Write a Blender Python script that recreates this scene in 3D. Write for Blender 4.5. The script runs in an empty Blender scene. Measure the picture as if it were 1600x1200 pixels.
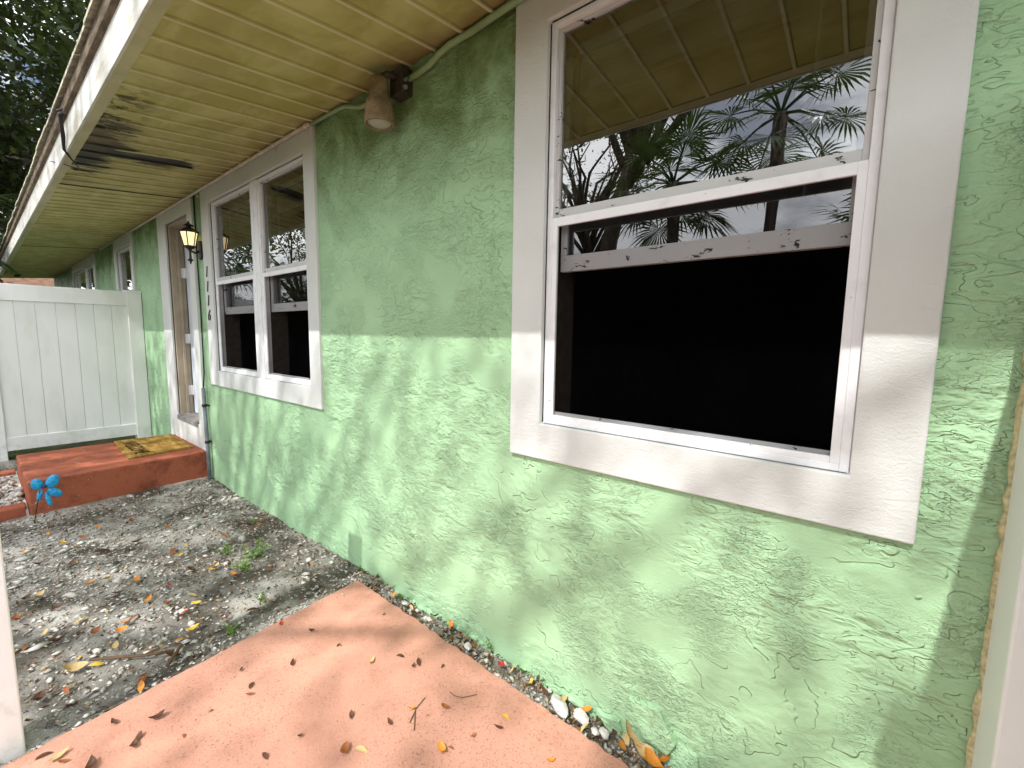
import bpy, bmesh, math, random
import numpy as np
from mathutils import Matrix, Vector
random.seed(7); RS = np.random.RandomState(11)
sc = bpy.context.scene; COL = sc.collection
R = math.radians

# ------------------------------------------------------------------ camera
FPX, YAW, PIT, ROL = 684.8, R(39.09), R(6.28), R(-0.832)
CAM = np.array([0.0, -1.345, 1.38])
cy, sy, cp, sp = math.cos(YAW), math.sin(YAW), math.cos(PIT), math.sin(PIT)
_f = np.array([-sy*cp, cy*cp, -sp]); _r = np.array([cy, sy, 0.0]); _d = np.cross(_f, _r)
c_, s_ = math.cos(ROL), math.sin(ROL)
_r, _d = c_*_r + s_*_d, -s_*_r + c_*_d
cam = bpy.data.cameras.new('camera'); cam.sensor_width = 36; cam.lens = FPX/1600*36
cam.clip_start = 0.02; cam.clip_end = 2000
cam_o = bpy.data.objects.new('camera', cam); COL.objects.link(cam_o)
cam_o.matrix_world = Matrix(((_r[0], -_d[0], -_f[0], CAM[0]), (_r[1], -_d[1], -_f[1], CAM[1]),
                             (_r[2], -_d[2], -_f[2], CAM[2]), (0, 0, 0, 1)))
sc.camera = cam_o
def pray(u, v): return _r*((u-800)/FPX) + _d*((v-600)/FPX) + _f
def on_z(u, v, z=0.0):
    d = pray(u, v); return CAM + d*((z-CAM[2])/d[2])
def on_y(u, v, y=0.0):
    d = pray(u, v); return CAM + d*((y-CAM[1])/d[1])
def on_x(u, v, x):
    d = pray(u, v); return CAM + d*((x-CAM[0])/d[0])

# ------------------------------------------------------------------ light
SUNV = Vector((0.124, -1.0, 1.26)).normalized()
el = math.asin(SUNV.z); az = math.atan2(SUNV.x, SUNV.y)
w = bpy.data.worlds.new('World'); sc.world = w; w.use_nodes = True
nt = w.node_tree; nt.nodes.clear()
sky = nt.nodes.new('ShaderNodeTexSky'); sky.sky_type = 'NISHITA'; sky.sun_disc = False
sky.sun_elevation = el; sky.sun_rotation = az
sky.air_density = 1.0; sky.dust_density = 2.2; sky.ozone_density = 1.0
bg = nt.nodes.new('ShaderNodeBackground'); bg.inputs['Strength'].default_value = 0.085
wo = nt.nodes.new('ShaderNodeOutputWorld')
# broken white cloud over the whole sky
tcw = nt.nodes.new('ShaderNodeTexCoord'); mpw = nt.nodes.new('ShaderNodeMapping')
mpw.inputs['Scale'].default_value = (1, 1, 2.2)
cn = nt.nodes.new('ShaderNodeTexNoise'); cn.inputs['Scale'].default_value = 2.6; cn.inputs['Detail'].default_value = 7; cn.inputs['Roughness'].default_value = 0.6
cr = nt.nodes.new('ShaderNodeValToRGB'); cr.color_ramp.elements[0].position = 0.37; cr.color_ramp.elements[1].position = 0.52
mxw = nt.nodes.new('ShaderNodeMixRGB'); mxw.inputs['Color2'].default_value = (23.0, 23.3, 23.8, 1)
nt.links.new(tcw.outputs['Generated'], mpw.inputs['Vector']); nt.links.new(mpw.outputs[0], cn.inputs['Vector'])
nt.links.new(cn.outputs['Fac'], cr.inputs['Fac']); nt.links.new(cr.outputs['Color'], mxw.inputs['Fac'])
nt.links.new(sky.outputs['Color'], mxw.inputs['Color1']); nt.links.new(mxw.outputs['Color'], bg.inputs['Color'])
nt.links.new(bg.outputs[0], wo.inputs['Surface'])
sl = bpy.data.lights.new('sun', 'SUN'); sl.energy = 3.3; sl.angle = R(0.53); sl.color = (1.0, 0.97, 0.94)
so = bpy.data.objects.new('sun', sl); COL.objects.link(so)
so.rotation_euler = SUNV.to_track_quat('Z', 'Y').to_euler(); so.location = (2, -12, 16)
vs = sc.view_settings; vs.view_transform = 'Standard'; vs.look = 'None'; vs.exposure = 0.68; vs.gamma = 1.0
vs.use_curve_mapping = False
cyc = sc.cycles; cyc.max_bounces = 6; cyc.diffuse_bounces = 3; cyc.glossy_bounces = 3; cyc.transmission_bounces = 2; cyc.transparent_max_bounces = 8
cyc.use_adaptive_sampling = True; cyc.adaptive_threshold = 0.02; cyc.sample_clamp_indirect = 6

# ------------------------------------------------------------------ node helpers
class Mat:
    def __init__(s, name, base=(.5, .5, .5), rough=.6, spec=.3, metal=0.0):
        s.m = bpy.data.materials.new(name); s.m.use_nodes = True; s.t = s.m.node_tree
        s.b = s.t.nodes['Principled BSDF']; s.o = s.t.nodes['Material Output']
        s.b.inputs['Base Color'].default_value = (*base, 1); s.b.inputs['Roughness'].default_value = rough
        s.b.inputs['Specular IOR Level'].default_value = spec; s.b.inputs['Metallic'].default_value = metal
        s._pos = None
    def n(s, typ, **kw):
        nd = s.t.nodes.new('ShaderNode'+typ)
        for k, v in kw.items():
            if k.startswith('_'): setattr(nd, k[1:], v)
            else:
                key = int(k[1:]) if k[0] == 'i' and k[1:].isdigit() else k.replace('0', ' ')
                s.put(nd.inputs[key], v)
        return nd
    def put(s, inp, v):
        if isinstance(v, bpy.types.NodeSocket): s.t.links.new(v, inp)
        elif isinstance(v, bpy.types.Node): s.t.links.new(v.outputs[0], inp)
        elif isinstance(v, tuple) and inp.type == 'RGBA' and len(v) == 3: inp.default_value = (*v, 1)
        else: inp.default_value = v
    def pos(s, scale=(1, 1, 1), rot=(0, 0, 0), loc=(0, 0, 0)):
        if s._pos is None: s._pos = s.n('TexCoord').outputs['Object']
        return s.n('Mapping', Vector=s._pos, Scale=scale, Rotation=rot, Location=loc).outputs[0]
    def noise(s, scale, detail=3, rough=.5, dist=0., vec=None):
        nd = s.n('TexNoise', Vector=vec if vec is not None else s.pos(), Scale=float(scale), Detail=float(detail), Roughness=rough, Distortion=float(dist))
        return nd.outputs['Fac']
    def voro(s, scale, feature='F1', vec=None, out='Distance'):
        nd = s.n('TexVoronoi', Vector=vec if vec is not None else s.pos(), Scale=float(scale), _feature=feature); return nd.outputs[out]
    def math(s, op, a, b=0.0, c=0.0, clamp=False):
        nd = s.n('Math', _operation=op, _use_clamp=clamp, i0=a, i1=b, i2=c); return nd.outputs[0]
    def ramp(s, v, a, b, lo=0.0, hi=1.0):
        nd = s.n('MapRange', _interpolation_type='SMOOTHSTEP', i0=v, i1=float(a), i2=float(b), i3=float(lo), i4=float(hi)); return nd.outputs[0]
    def mix(s, f, a, b, typ='MIX'):
        nd = s.n('MixRGB', _blend_type=typ, i0=f, i1=a, i2=b); return nd.outputs[0]
    def xyz(s):
        if s._pos is None: s._pos = s.n('TexCoord').outputs['Object']
        return s.n('SeparateXYZ', i0=s._pos).outputs
    def bump(s, h, dist=.005, strength=1.0, prev=None):
        nd = s.n('Bump', Height=h, Distance=dist, Strength=strength)
        if prev is not None: s.put(nd.inputs['Normal'], prev)
        s.put(s.b.inputs['Normal'], nd.outputs[0]); return nd.outputs[0]
    def color(s, v): s.put(s.b.inputs['Base Color'], v)
    def rough(s, v): s.put(s.b.inputs['Roughness'], v)
MT = {}
def simple(name, base, rough=.6, spec=.3, var=.12, vs_=9, bump=0., bs=80, metal=0.):
    m = Mat(name, base, rough, spec, metal)
    n1 = m.noise(vs_, 4, .6)
    dark = tuple(c*(1-var) for c in base); lite = tuple(min(1, c*(1+var)) for c in base)
    m.color(m.mix(m.ramp(n1, .3, .7), dark, lite))
    if bump: m.bump(m.noise(bs, 3, .6), bump)
    MT[name] = m.m; return m

# stucco -------------------------------------------------------------
def stucco(name, base, lap=1.0, dirt=True, lapd=.0078):
    m = Mat(name, base, .62, .25)
    p1 = m.pos((1.0, 1.0, 1.35), (0, R(24), 0)); p2 = m.pos((1.0, 1.0, 2.4), (0, R(38), 0), (3, 1, 7))
    hs = None
    for (p, sc_, k, dist, mk, lo, hi, ed, wt) in ((p1, 4.2, 7.0, .25, 2.3, .47, .60, .93, .75), (p2, 7.5, 6.0, .30, 3.1, .48, .61, .91, .70), (m.pos((1, 1, 1.5), (0, R(15), 0)), 16.0, 4.5, .25, 2.7, .47, .57, .88, .60), (m.pos((1, 1, 2.0), (0, R(20), 0), (1, 4, 2)), 32.0, 4.0, .25, 3.7, .49, .58, .84, .42)):
        h = m.math('MULTIPLY', m.noise(sc_, 3, .58, dist, p), k)
        fr = m.math('FRACT', h)
        saw = m.math('MULTIPLY', fr, m.ramp(fr, ed, 1.0, 1, 0))
        msk = m.ramp(m.noise(mk, 1, .5, 0, m.pos((1, 1, 1), loc=(sc_, k, sc_))), lo, hi)
        v = m.math('MULTIPLY', m.math('MULTIPLY', saw, msk), wt)
        hs = v if hs is None else m.math('ADD', hs, v)
    tr = m.noise(20, 2, .55, .2, m.pos((1, 1, 2.2), (0, R(30), 0)))
    n1 = m.bump(m.math('ADD', m.math('MULTIPLY', hs, lap), m.math('MULTIPLY', tr, .16)), lapd, .9)
    m.bump(m.noise(170, 2, .7), .0017, .8, n1)
    big = m.noise(1.6, 4, .55)
    col = m.mix(m.ramp(big, .3, .72), tuple(c*.93 for c in base), tuple(min(1, c*1.05) for c in base))
    if dirt:
        z = m.xyz()[2]
        spl = m.math('MULTIPLY', m.ramp(m.noise(38, 5, .7), .60, .70), m.ramp(m.math('ADD', z, m.math('MULTIPLY', m.noise(3, 3), .5)), .55, .25))
        col = m.mix(m.math('MULTIPLY', spl, .55), col, (.16, .14, .09))
        mil_shade = m.math('MULTIPLY', m.ramp(m.noise(3.2, 5, .65, .5), .30, .64), m.ramp(z, 1.85, 2.42))  # mildew tint, with the shade under the eave painted into it towards the soffit
        col = m.mix(m.math('MULTIPLY', mil_shade, .85), col, (.105, .155, .028))
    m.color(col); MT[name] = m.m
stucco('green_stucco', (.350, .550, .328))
stucco('trim_stucco', (.625, .645, .625), lap=.16, dirt=False, lapd=.005)

# soffit -------------------------------------------------------------
m = Mat('soffit_paint', (.66, .60, .40), .55, .3)
x, y, z = m.xyz()
blo = m.noise(3.0, 4, .6, .4, m.pos((1, 1.6, 1)))
col = m.mix(m.ramp(blo, .38, .66), (.41, .37, .115), (.56, .52, .22))
# grime next to the wall
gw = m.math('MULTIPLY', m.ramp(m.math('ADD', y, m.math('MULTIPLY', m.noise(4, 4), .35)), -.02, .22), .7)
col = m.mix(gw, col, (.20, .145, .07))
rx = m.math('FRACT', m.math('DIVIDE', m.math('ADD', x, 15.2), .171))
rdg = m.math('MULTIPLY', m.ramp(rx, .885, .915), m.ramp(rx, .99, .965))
col = m.mix(m.math('MULTIPLY', rdg, .7), col, (.74, .70, .48))  # lighter ridge beads: the bounce light they catch is put into the colour
# black mildew streaks that run across the panels near the eave
def band(xc, wd): return m.math('SUBTRACT', 1.0, m.math('DIVIDE', m.math('ABSOLUTE', m.math('SUBTRACT', x, xc)), wd), clamp=True)
st = m.noise(5, 5, .65, .5, m.pos((4.5, .75, 1)))
b1 = m.math('MULTIPLY', band(-3.80, 1.0), m.ramp(y, -.50, -.76))
b2 = m.math('MULTIPLY', band(-3.90, .24), m.ramp(y, -.02, -.42))
st2 = m.noise(9, 4, .6, .3, m.pos((1.6, .9, 1), loc=(2, 7, 0)))
spot = m.math('MULTIPLY', m.math('MULTIPLY', m.ramp(st2, .46, .56), m.ramp(y, -.60, -.78)), m.ramp(m.math('ABSOLUTE', m.math('ADD', x, 3.75)), 1.15, .7))
mil_shade = m.math('MAXIMUM', spot, m.ramp(m.math('ADD', st, m.math('MULTIPLY', m.math('MAXIMUM', m.math('MULTIPLY', b1, 1.0), b2), .56)), .72, .84))
col = m.mix(m.math('MULTIPLY', mil_shade, .98), col, (.012, .009, .006))
e2 = m.math('MULTIPLY', m.ramp(m.noise(2.2, 3, .6, 0, m.pos((1, .6, 1), loc=(4, 0, 0))), .5, .7), m.ramp(y, -.3, -.8))
col = m.mix(m.math('MULTIPLY', e2, .5), col, (.36, .28, .13))
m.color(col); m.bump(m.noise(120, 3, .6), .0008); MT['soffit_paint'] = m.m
simple('soffit_trim', (.50, .46, .27), .5, .3, .12, 5)
m = Mat('fascia_paint', (.68, .67, .63), .45, .35)
c = m.mix(m.ramp(m.noise(3.5, 5, .65, 0, m.pos((.6, 1, 3))), .42, .72), (.68, .67, .63), (.42, .38, .28))
c = m.mix(m.ramp(m.noise(30, 4, .7), .70, .76), c, (.12, .10, .07)); m.color(c); MT['fascia_paint'] = m.m
m = Mat('weathered_wood', (.16, .12, .08), .85)
m.color(m.mix(m.ramp(m.noise(7, 5, .7, .3, m.pos((1, 6, 6))), .35, .7), (.10, .075, .05), (.26, .20, .14))); m.bump(m.noise(40, 3, .6, 0, m.pos((1, 8, 8))), .003); MT['weathered_wood'] = m.m
simple('shingle', (.54, .52, .41), .9, .1, .35, 20, .003, 160)
simple('brown_shingle', (.13, .075, .048), .9, .1, .4, 6, .004, 90)

# paint, plastic, metal, glass ---------------------------------------
m = Mat('vinyl', (.80, .81, .80), .32, .45)
c = m.mix(m.ramp(m.noise(5, 4, .6, 0, m.pos((1, 1, .3))), .45, .8), (.80, .81, .80), (.70, .71, .67))
c = m.mix(m.ramp(m.noise(160, 2, .5), .80, .83), c, (.2, .19, .15)); zz_ = m.xyz()[2]; al = m.math('MULTIPLY', m.ramp(m.noise(9, 5, .7), .42, .68), m.ramp(m.math('ADD', zz_, m.math('MULTIPLY', m.noise(6, 3), .3)), .50, .10)); c = m.mix(m.math('MULTIPLY', al, .55), c, (.22, .25, .14)); m.color(c); m.bump(m.noise(40, 2, .5, 0, m.pos((1, 1, .08))), .0006); MT['vinyl'] = m.m
m = Mat('white_frame', (.80, .81, .83), .38, .4)
c = m.mix(m.ramp(m.noise(12, 4, .6), .5, .8), (.80, .81, .83), (.66, .66, .66))
c = m.mix(m.ramp(m.noise(36, 5, .75), .69, .71), c, (.05, .05, .05)); m.color(c); MT['white_frame'] = m.m
m = Mat('peeling_frame', (.56, .56, .55), .6, .3)
pe = m.ramp(m.math('ADD', m.noise(22, 5, .7, .5, m.pos((.7, 1, 1.5))), 0.0), .615, .635)
c = m.mix(pe, m.mix(m.noise(6, 3), (.50, .50, .50), (.62, .62, .61)), (.025, .025, .028)); m.color(c); m.bump(pe, -.001); MT['peeling_frame'] = m.m
def glass(name, tint=(.55, .6, .6), ior=2.1):
    m = Mat(name); fr = m.n('Fresnel', IOR=ior)
    gl = m.n('BsdfGlossy', Color=(1., 1., 1.), Roughness=0.0); trn = m.n('BsdfTransparent', Color=tint)
    wob = m.n('Bump', Height=m.noise(2.2, 2, .5), Distance=.004, Strength=.25)
    m.put(gl.inputs['Normal'], wob.outputs[0])
    mx = m.n('MixShader', i0=fr, i1=trn.outputs[0], i2=gl.outputs[0]); m.put(m.o.inputs['Surface'], mx.outputs[0]); MT[name] = m.m
glass('window_glass', (.50, .54, .52), 2.75)
m = Mat('insect_screen', (.004, .004, .0045), .9, .02)
trn = m.n('BsdfTransparent', Color=(.85, .85, .86)); wv = m.math('FRACT', m.math('MULTIPLY', m.xyz()[2], 300.0))
mx = m.n('MixShader', i0=m.ramp(wv, .2, .8, .10, .22), i1=trn.outputs[0], i2=m.b.outputs[0]); m.put(m.o.inputs['Surface'], mx.outputs[0]); MT['insect_screen'] = m.m
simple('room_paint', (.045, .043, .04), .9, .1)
simple('room_white', (.30, .34, .33), .7, .2)
simple('blind_white', (.80, .80, .74), .5, .3)
simple('jamb_paint', (.36, .30, .22), .5, .35, .1, 6)
simple('door_paint', (.58, .63, .70), .45, .35, .05, 4)
simple('sill_grey', (.20, .19, .18), .6, .3, .3, 14)
simple('brass_dull', (.55, .52, .45), .4, .5, .2, 30)
simple('black_iron', (.018, .014, .012), .45, .5, .3, 30)
simple('black_rubber', (.02, .02, .02), .6, .3)
simple('grey_pvc', (.16, .19, .21), .45, .4, .2, 10)
simple('green_pipe', (.27, .38, .20), .4, .45, .12, 14)
simple('cream_pipe', (.60, .54, .45), .45, .4, .12, 14)
simple('lamp_beige', (.27, .20, .12), .6, .3, .3, 25)
simple('lamp_dark', (.05, .04, .03), .5, .4, .3, 25)
simple('lens_glass', (.45, .44, .38), .15, .5, .1, 10)
simple('foam', (.50, .46, .27), .9, .1, .3, 60, .006, 70)
m = Mat('lantern_glass', (.9, .8, .6), .3); m.put(m.b.inputs['Emission Color'], (1.0, .72, .34)); m.b.inputs['Emission Strength'].default_value = .75; MT['lantern_glass'] = m.m
m = Mat('blue_plastic', (.012, .30, .62), .35, .5)
m.color(m.mix(m.ramp(m.noise(45, 3, .6), .35, .7), (.010, .24, .55), (.03, .44, .72))); m.bump(m.noise(60, 2, .5), .002); MT['blue_plastic'] = m.m
simple('dark_blue_plastic', (.01, .05, .18), .4, .4)

# concrete and earth --------------------------------------------------
def concrete(name, base, dark, pits=.6, edge=None):
    m = Mat(name, base, .8, .2)
    c = m.mix(m.ramp(m.noise(1.3, 5, .6, .4), .32, .72), tuple(v*.84 for v in base), tuple(min(1, v*1.08) for v in base))
    c = m.mix(m.math('MULTIPLY', m.ramp(m.noise(5.5, 6, .7), .48, .68), .75 if name == 'step_red' else .38), c, dark)
    sp_ = m.ramp(m.noise(120, 4, .74), .56, .62)
    spm = m.ramp(m.noise(2.1, 3, .6, 0, m.pos(loc=(5, 2, 0))), .36, .62, .45, 1.0)
    c = m.mix(m.math('MULTIPLY', m.math('MULTIPLY', sp_, spm), pits), c, tuple(v*.30 for v in base))
    c = m.mix(m.math('MULTIPLY', m.ramp(m.noise(14, 6, .75, .6), .70, .74), .5), c, tuple(v*.55 for v in dark))
    if name == 'step_red': c = m.mix(m.ramp(m.noise(11, 6, .75, .4, m.pos(loc=(1, 8, 3))), .655, .675), c, (.42, .36, .30))
    m.color(c); n1 = m.bump(m.noise(130, 4, .7), .0022, .9); m.bump(m.noise(9, 4, .6), .006, .6, n1); MT[name] = m.m
concrete('terracotta', (.56, .285, .205), (.33, .15, .10))
concrete('step_red', (.38, .112, .060), (.15, .042, .024), .8)
simple('old_concrete', (.55, .52, .46), .85, .2, .25, 12, .003, 90)
m = Mat('soil', (.27, .24, .21), .95, .1)
c = m.mix(m.ramp(m.noise(2.4, 6, .65, .5), .38, .66), (.11, .097, .078), (.50, .475, .43))
c = m.mix(m.ramp(m.noise(28, 5, .75), .58, .72), c, (.46, .44, .41)); c = m.mix(m.ramp(m.noise(45, 5, .75, 0, m.pos(loc=(3, 3, 0))), .57, .68), c, (.045, .036, .028))
m.color(c); n1 = m.bump(m.noise(70, 5, .75), .010); m.bump(m.noise(260, 3, .7), .004, 1, n1); MT['soil'] = m.m
m = Mat('lawn', (.10, .13, .05), .95, .1)
c = m.mix(m.ramp(m.noise(.6, 6, .7), .4, .62), (.10, .085, .06), (.032, .055, .018)); m.color(m.mix(m.ramp(m.noise(25, 5, .75), .45, .7), c, (.07, .09, .035))); m.bump(m.noise(60, 4, .8), .03); MT['lawn'] = m.m
m = Mat('coir', (.36, .22, .055), .95, .05)
c = m.mix(m.ramp(m.noise(9, 5, .7, .2, m.pos((.6, 3, 1))), .35, .7), (.22, .125, .03), (.47, .30, .085)); m.color(c); m.bump(m.noise(220, 3, .8), .006); MT['coir'] = m.m
simple('coir_print', (.035, .022, .012), .95, .05)
for nm, c0 in dict(leaf_orange=(.58, .22, .03), leaf_brown=(.085, .035, .018), leaf_tan=(.50, .36, .17), leaf_yellow=(.60, .38, .04), leaf_red=(.42, .03, .02), leaf_rust=(.27, .085, .025)).items():
    mm = simple(nm, c0, .55, .3, .35, 45)
simple('twig', (.12, .075, .045), .9, .1)
simple('pebble_white', (.54, .52, .48), .8, .2, .18, 20)
m = Mat('pebble_mix', (.4, .38, .35), .85, .2)
c = m.n('TexWhiteNoise', Vector=m.n('VectorMath', _operation='SNAP', i0=m.pos(), i1=(.02, .02, .3)).outputs[0]).outputs['Value']
c2 = m.mix(m.ramp(m.noise(33, 2, .5), .35, .65), (.14, .115, .09), (.60, .58, .54)); m.color(m.mix(m.ramp(c, .2, .9), c2, (.50, .47, .42))); MT['pebble_mix'] = m.m
m = Mat('litter', (.2, .1, .05), .85, .1)
m.color(m.mix(m.ramp(m.noise(31, 2, .5), .42, .58), (.06, .035, .02), m.mix(m.ramp(m.noise(17, 1, .5, 0, m.pos(loc=(9, 1, 0))), .45, .6), (.24, .13, .055), (.38, .31, .20)))); MT['litter'] = m.m
def leafmat(name, a, b, trans=.35):
    m = Mat(name, a, .45, .35); c = m.mix(m.ramp(m.noise(1.7, 3, .6), .35, .65), a, b); m.color(c)
    tr = m.n('BsdfTranslucent', Color=m.mix(.5, c, (.16, .22, .03))); mx = m.n('MixShader', i0=trans, i1=m.b.outputs[0], i2=tr.outputs[0]); m.put(m.o.inputs['Surface'], mx.outputs[0]); MT[name] = m.m
leafmat('leaf_oak', (.040, .065, .018), (.085, .125, .03)); leafmat('leaf_dark', (.014, .026, .010), (.034, .055, .017), .2)
leafmat('leaf_palm', (.035, .070, .022), (.085, .13, .045), .25); leafmat('weed_leaf', (.12, .22, .04), (.20, .33, .07))
m = Mat('bark', (.13, .10, .075), .95, .1); m.color(m.mix(m.ramp(m.noise(6, 6, .7, .6, m.pos((3, 3, .5))), .35, .68), (.05, .038, .03), (.22, .18, .14))); m.bump(m.noise(12, 5, .7, .5, m.pos((3, 3, .5))), .03); MT['bark'] = m.m
simple('white_wall', (.72, .72, .70), .8, .2, .08, 3)
simple('far_glass', (.04, .05, .06), .1, .5)

# ------------------------------------------------------------------ mesh helpers
class MB:
    def __init__(s): s.v = []; s.f = []
    def add(s, vs, fs):
        k = len(s.v); s.v += [tuple(map(float, p)) for p in vs]; s.f += [tuple(i+k for i in f) for f in fs]; return s
    def box(s, x0, x1, y0, y1, z0, z1):
        return s.add([(x, y, z) for x in (x0, x1) for y in (y0, y1) for z in (z0, z1)],
                     [(0, 1, 3, 2), (4, 6, 7, 5), (0, 4, 5, 1), (2, 3, 7, 6), (0, 2, 6, 4), (1, 5, 7, 3)])
    def quad(s, a, b, c, d): return s.add([a, b, c, d], [(0, 1, 2, 3)])
    def prism(s, pts, axis, a, b):
        # pts: list of 2D points; axis: extrude axis
        def P(p, t):
            return (t, p[0], p[1]) if axis == 0 else (p[0], t, p[1]) if axis == 1 else (p[0], p[1], t)
        n = len(pts)
        return s.add([P(p, a) for p in pts]+[P(p, b) for p in pts], [tuple(range(n))[::-1], tuple(range(n, 2*n))]+[(i, (i+1) % n, n+(i+1) % n, n+i) for i in range(n)])
    def tube(s, pts, rad, seg=8, caps=True):
        pts = [Vector(p) for p in pts]; n = len(pts); rad = rad if isinstance(rad, (list, tuple)) else [rad]*n
        ring = []; up = None
        for i, p in enumerate(pts):
            t = (pts[min(i+1, n-1)]-pts[max(i-1, 0)]).normalized()
            if up is None:
                up = Vector((0, 0, 1)) if abs(t.z) < .9 else Vector((1, 0, 0))
            a = t.cross(up).normalized(); up = a.cross(t).normalized()
            ring.append([p+(a*math.cos(2*math.pi*k/seg)+up*math.sin(2*math.pi*k/seg))*rad[i] for k in range(seg)])
        vs = [v for r in ring for v in r]
        fs = [(i*seg+k, i*seg+(k+1) % seg, (i+1)*seg+(k+1) % seg, (i+1)*seg+k) for i in range(n-1) for k in range(seg)]
        if caps: fs += [tuple(range(seg))[::-1], tuple(range((n-1)*seg, n*seg))]
        return s.add(vs, fs)
    def lathe(s, c, prof, seg=20):
        # prof: (r, z) list, vertical axis through c=(x,y)
        vs = []; n = len(prof)
        for r, z in prof:
            vs += [(c[0]+r*math.cos(2*math.pi*k/seg), c[1]+r*math.sin(2*math.pi*k/seg), z) for k in range(seg)]
        fs = [(i*seg+k, i*seg+(k+1) % seg, (i+1)*seg+(k+1) % seg, (i+1)*seg+k) for i in range(n-1) for k in range(seg)]
        fs += [tuple(range(seg))[::-1], tuple(range((n-1)*seg, n*seg))]
        return s.add(vs, fs)
    def mesh(s, name):
        me = bpy.data.meshes.new(name); me.from_pydata(s.v, [], s.f); me.validate()
        bm = bmesh.new(); bm.from_mesh(me); bmesh.ops.recalc_face_normals(bm, faces=bm.faces); bm.to_mesh(me); bm.free(); return me
    def build(s, name, m, parent=None, bevel=0., smooth=False):
        return link(s.mesh(name), name, m, parent, bevel, smooth)
def link(me, name, m, parent=None, bevel=0., smooth=False):
    if m: me.materials.clear(); me.materials.append(MT[m])
    o = bpy.data.objects.new(name, me); COL.objects.link(o)
    if parent is not None:
        o.parent = parent; o.matrix_parent_inverse = Matrix.Translation(-wloc(parent))
    if bevel:
        b = o.modifiers.new('bevel', 'BEVEL'); b.width = bevel; b.segments = 2; b.limit_method = 'ANGLE'; b.angle_limit = R(40)
    if smooth:
        me.polygons.foreach_set('use_smooth', [True]*len(me.polygons))
    return o
def wloc(o):
    return o.location.copy() if o.parent is None else Vector((0, 0, 0))
def child_keep(o, parent):
    o.parent = parent; o.matrix_parent_inverse = Matrix.Translation(-wloc(parent))
def tag(o, label, cat, group=None):
    o['label'] = label; o['category'] = cat
    if group: o['group'] = group
    return o
def kind(o, k): o['kind'] = k; return o
def thing(name, loc, label, cat, group=None):
    o = bpy.data.objects.new(name, None); COL.objects.link(o); o.location = loc; o.empty_display_size = .1
    return tag(o, label, cat, group)
def npmesh(name, V, F):
    V = np.asarray(V, np.float32); F = np.asarray(F, np.int32); me = bpy.data.meshes.new(name)
    me.vertices.add(len(V)); me.vertices.foreach_set('co', V.ravel())
    k = F.shape[1]; me.loops.add(F.size); me.loops.foreach_set('vertex_index', F.ravel())
    me.polygons.add(len(F)); me.polygons.foreach_set('loop_start', np.arange(len(F), dtype=np.int32)*k)
    me.update(calc_edges=True); me.validate(); return me

# ================================================================== ground
g = MB()
g.quad((-160, -160, -.035), (160, -160, -.035), (160, 160, -.035), (-160, 160, -.035))
kind(g.build('ground', 'lawn'), 'structure')
# dirt bed in front of the house
def hgt(x, y):
    return (.010*math.sin(2.1*x+1.3*y)+.008*math.sin(5.3*x-3.1*y+1)+.005*math.sin(11*x+9*y)+.004*math.sin(17*y-13*x+2))*.6-.004
def soil(name, x0, x1, y0, y1, st):
    nx, ny = max(2, int((x1-x0)/st)), max(2, int((y1-y0)/st))
    X, Y = np.meshgrid(np.linspace(x0, x1, nx+1), np.linspace(y0, y1, ny+1), indexing='ij')
    Z = np.vectorize(hgt)(X, Y)+RS.uniform(-.0035, .0035, X.shape)
    V = np.stack([X, Y, Z], -1).reshape(-1, 3); i = np.arange(nx)[:, None]*(ny+1)+np.arange(ny)[None]
    i = i.ravel(); F = np.stack([i, i+ny+1, i+ny+2, i+1], 1)
    o = link(npmesh(name, V, F), name, 'soil', smooth=True); return kind(o, 'structure')
soil('dirt_bed', -6.96, -2.0, -2.0, .03, .03)
soil('dirt_strip', -1.97, 1.0, -.30, .03, .025)
# painted walkway slab
SZ = .022
p_in = on_z(560, 905, SZ); p_rt = on_z(960, 1180, SZ); p_lo = on_z(15, 1190, SZ); p_l2 = on_z(300, 1038, SZ)
dirr = (p_rt-p_in)[:2]/np.linalg.norm((p_rt-p_in)[:2]); dird = (p_lo-p_in)[:2]/np.linalg.norm((p_lo-p_in)[:2])
A = p_in[:2]; B = A+dirr*2.7; Dd = A+dird*2.3
bm = bmesh.new(); edge = []
def jag(a, b, n, amp):
    nrm = np.array([-(b-a)[1], (b-a)[0]])/np.linalg.norm(b-a)
    return [a+(b-a)*i/n+nrm*random.uniform(-amp, amp) for i in range(n)]
Cc = B+dird*2.3
outline = jag(A, B, 90, .006)+jag(B, Cc, 8, 0)+jag(Cc, Dd, 8, 0)+jag(Dd, A, 60, .004)
sb = MB(); sb.prism([tuple(p) for p in outline], 2, -.10, SZ)
kind(sb.build('walkway_slab', 'terracotta', bevel=.006), 'structure')
# path by the step
PZ = .065
pth = MB(); pth.box(-6.13, -4.77, -6.0, -1.172, -.06, PZ-.02)
path = kind(pth.build('garden_path', 'old_concrete'), 'structure')
for (a, b, c, d) in ((-4.90, -4.768, -6.0, -1.18), (-6.135, -6.0, -6.0, -1.18)):
    q = MB(); q.box(a, b, c, d, -.05, PZ+.005); q.build('path_border', 'step_red', path, .01)

# ================================================================== house
XL, XR = -15.2, 3.2
house = thing('house', (-4.0, 0, 0), 'single storey house with light green textured stucco wall and deep eave', 'house')
ZS0, SLP = 2.585, .1037
def soz(y): return ZS0+SLP*y
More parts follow.
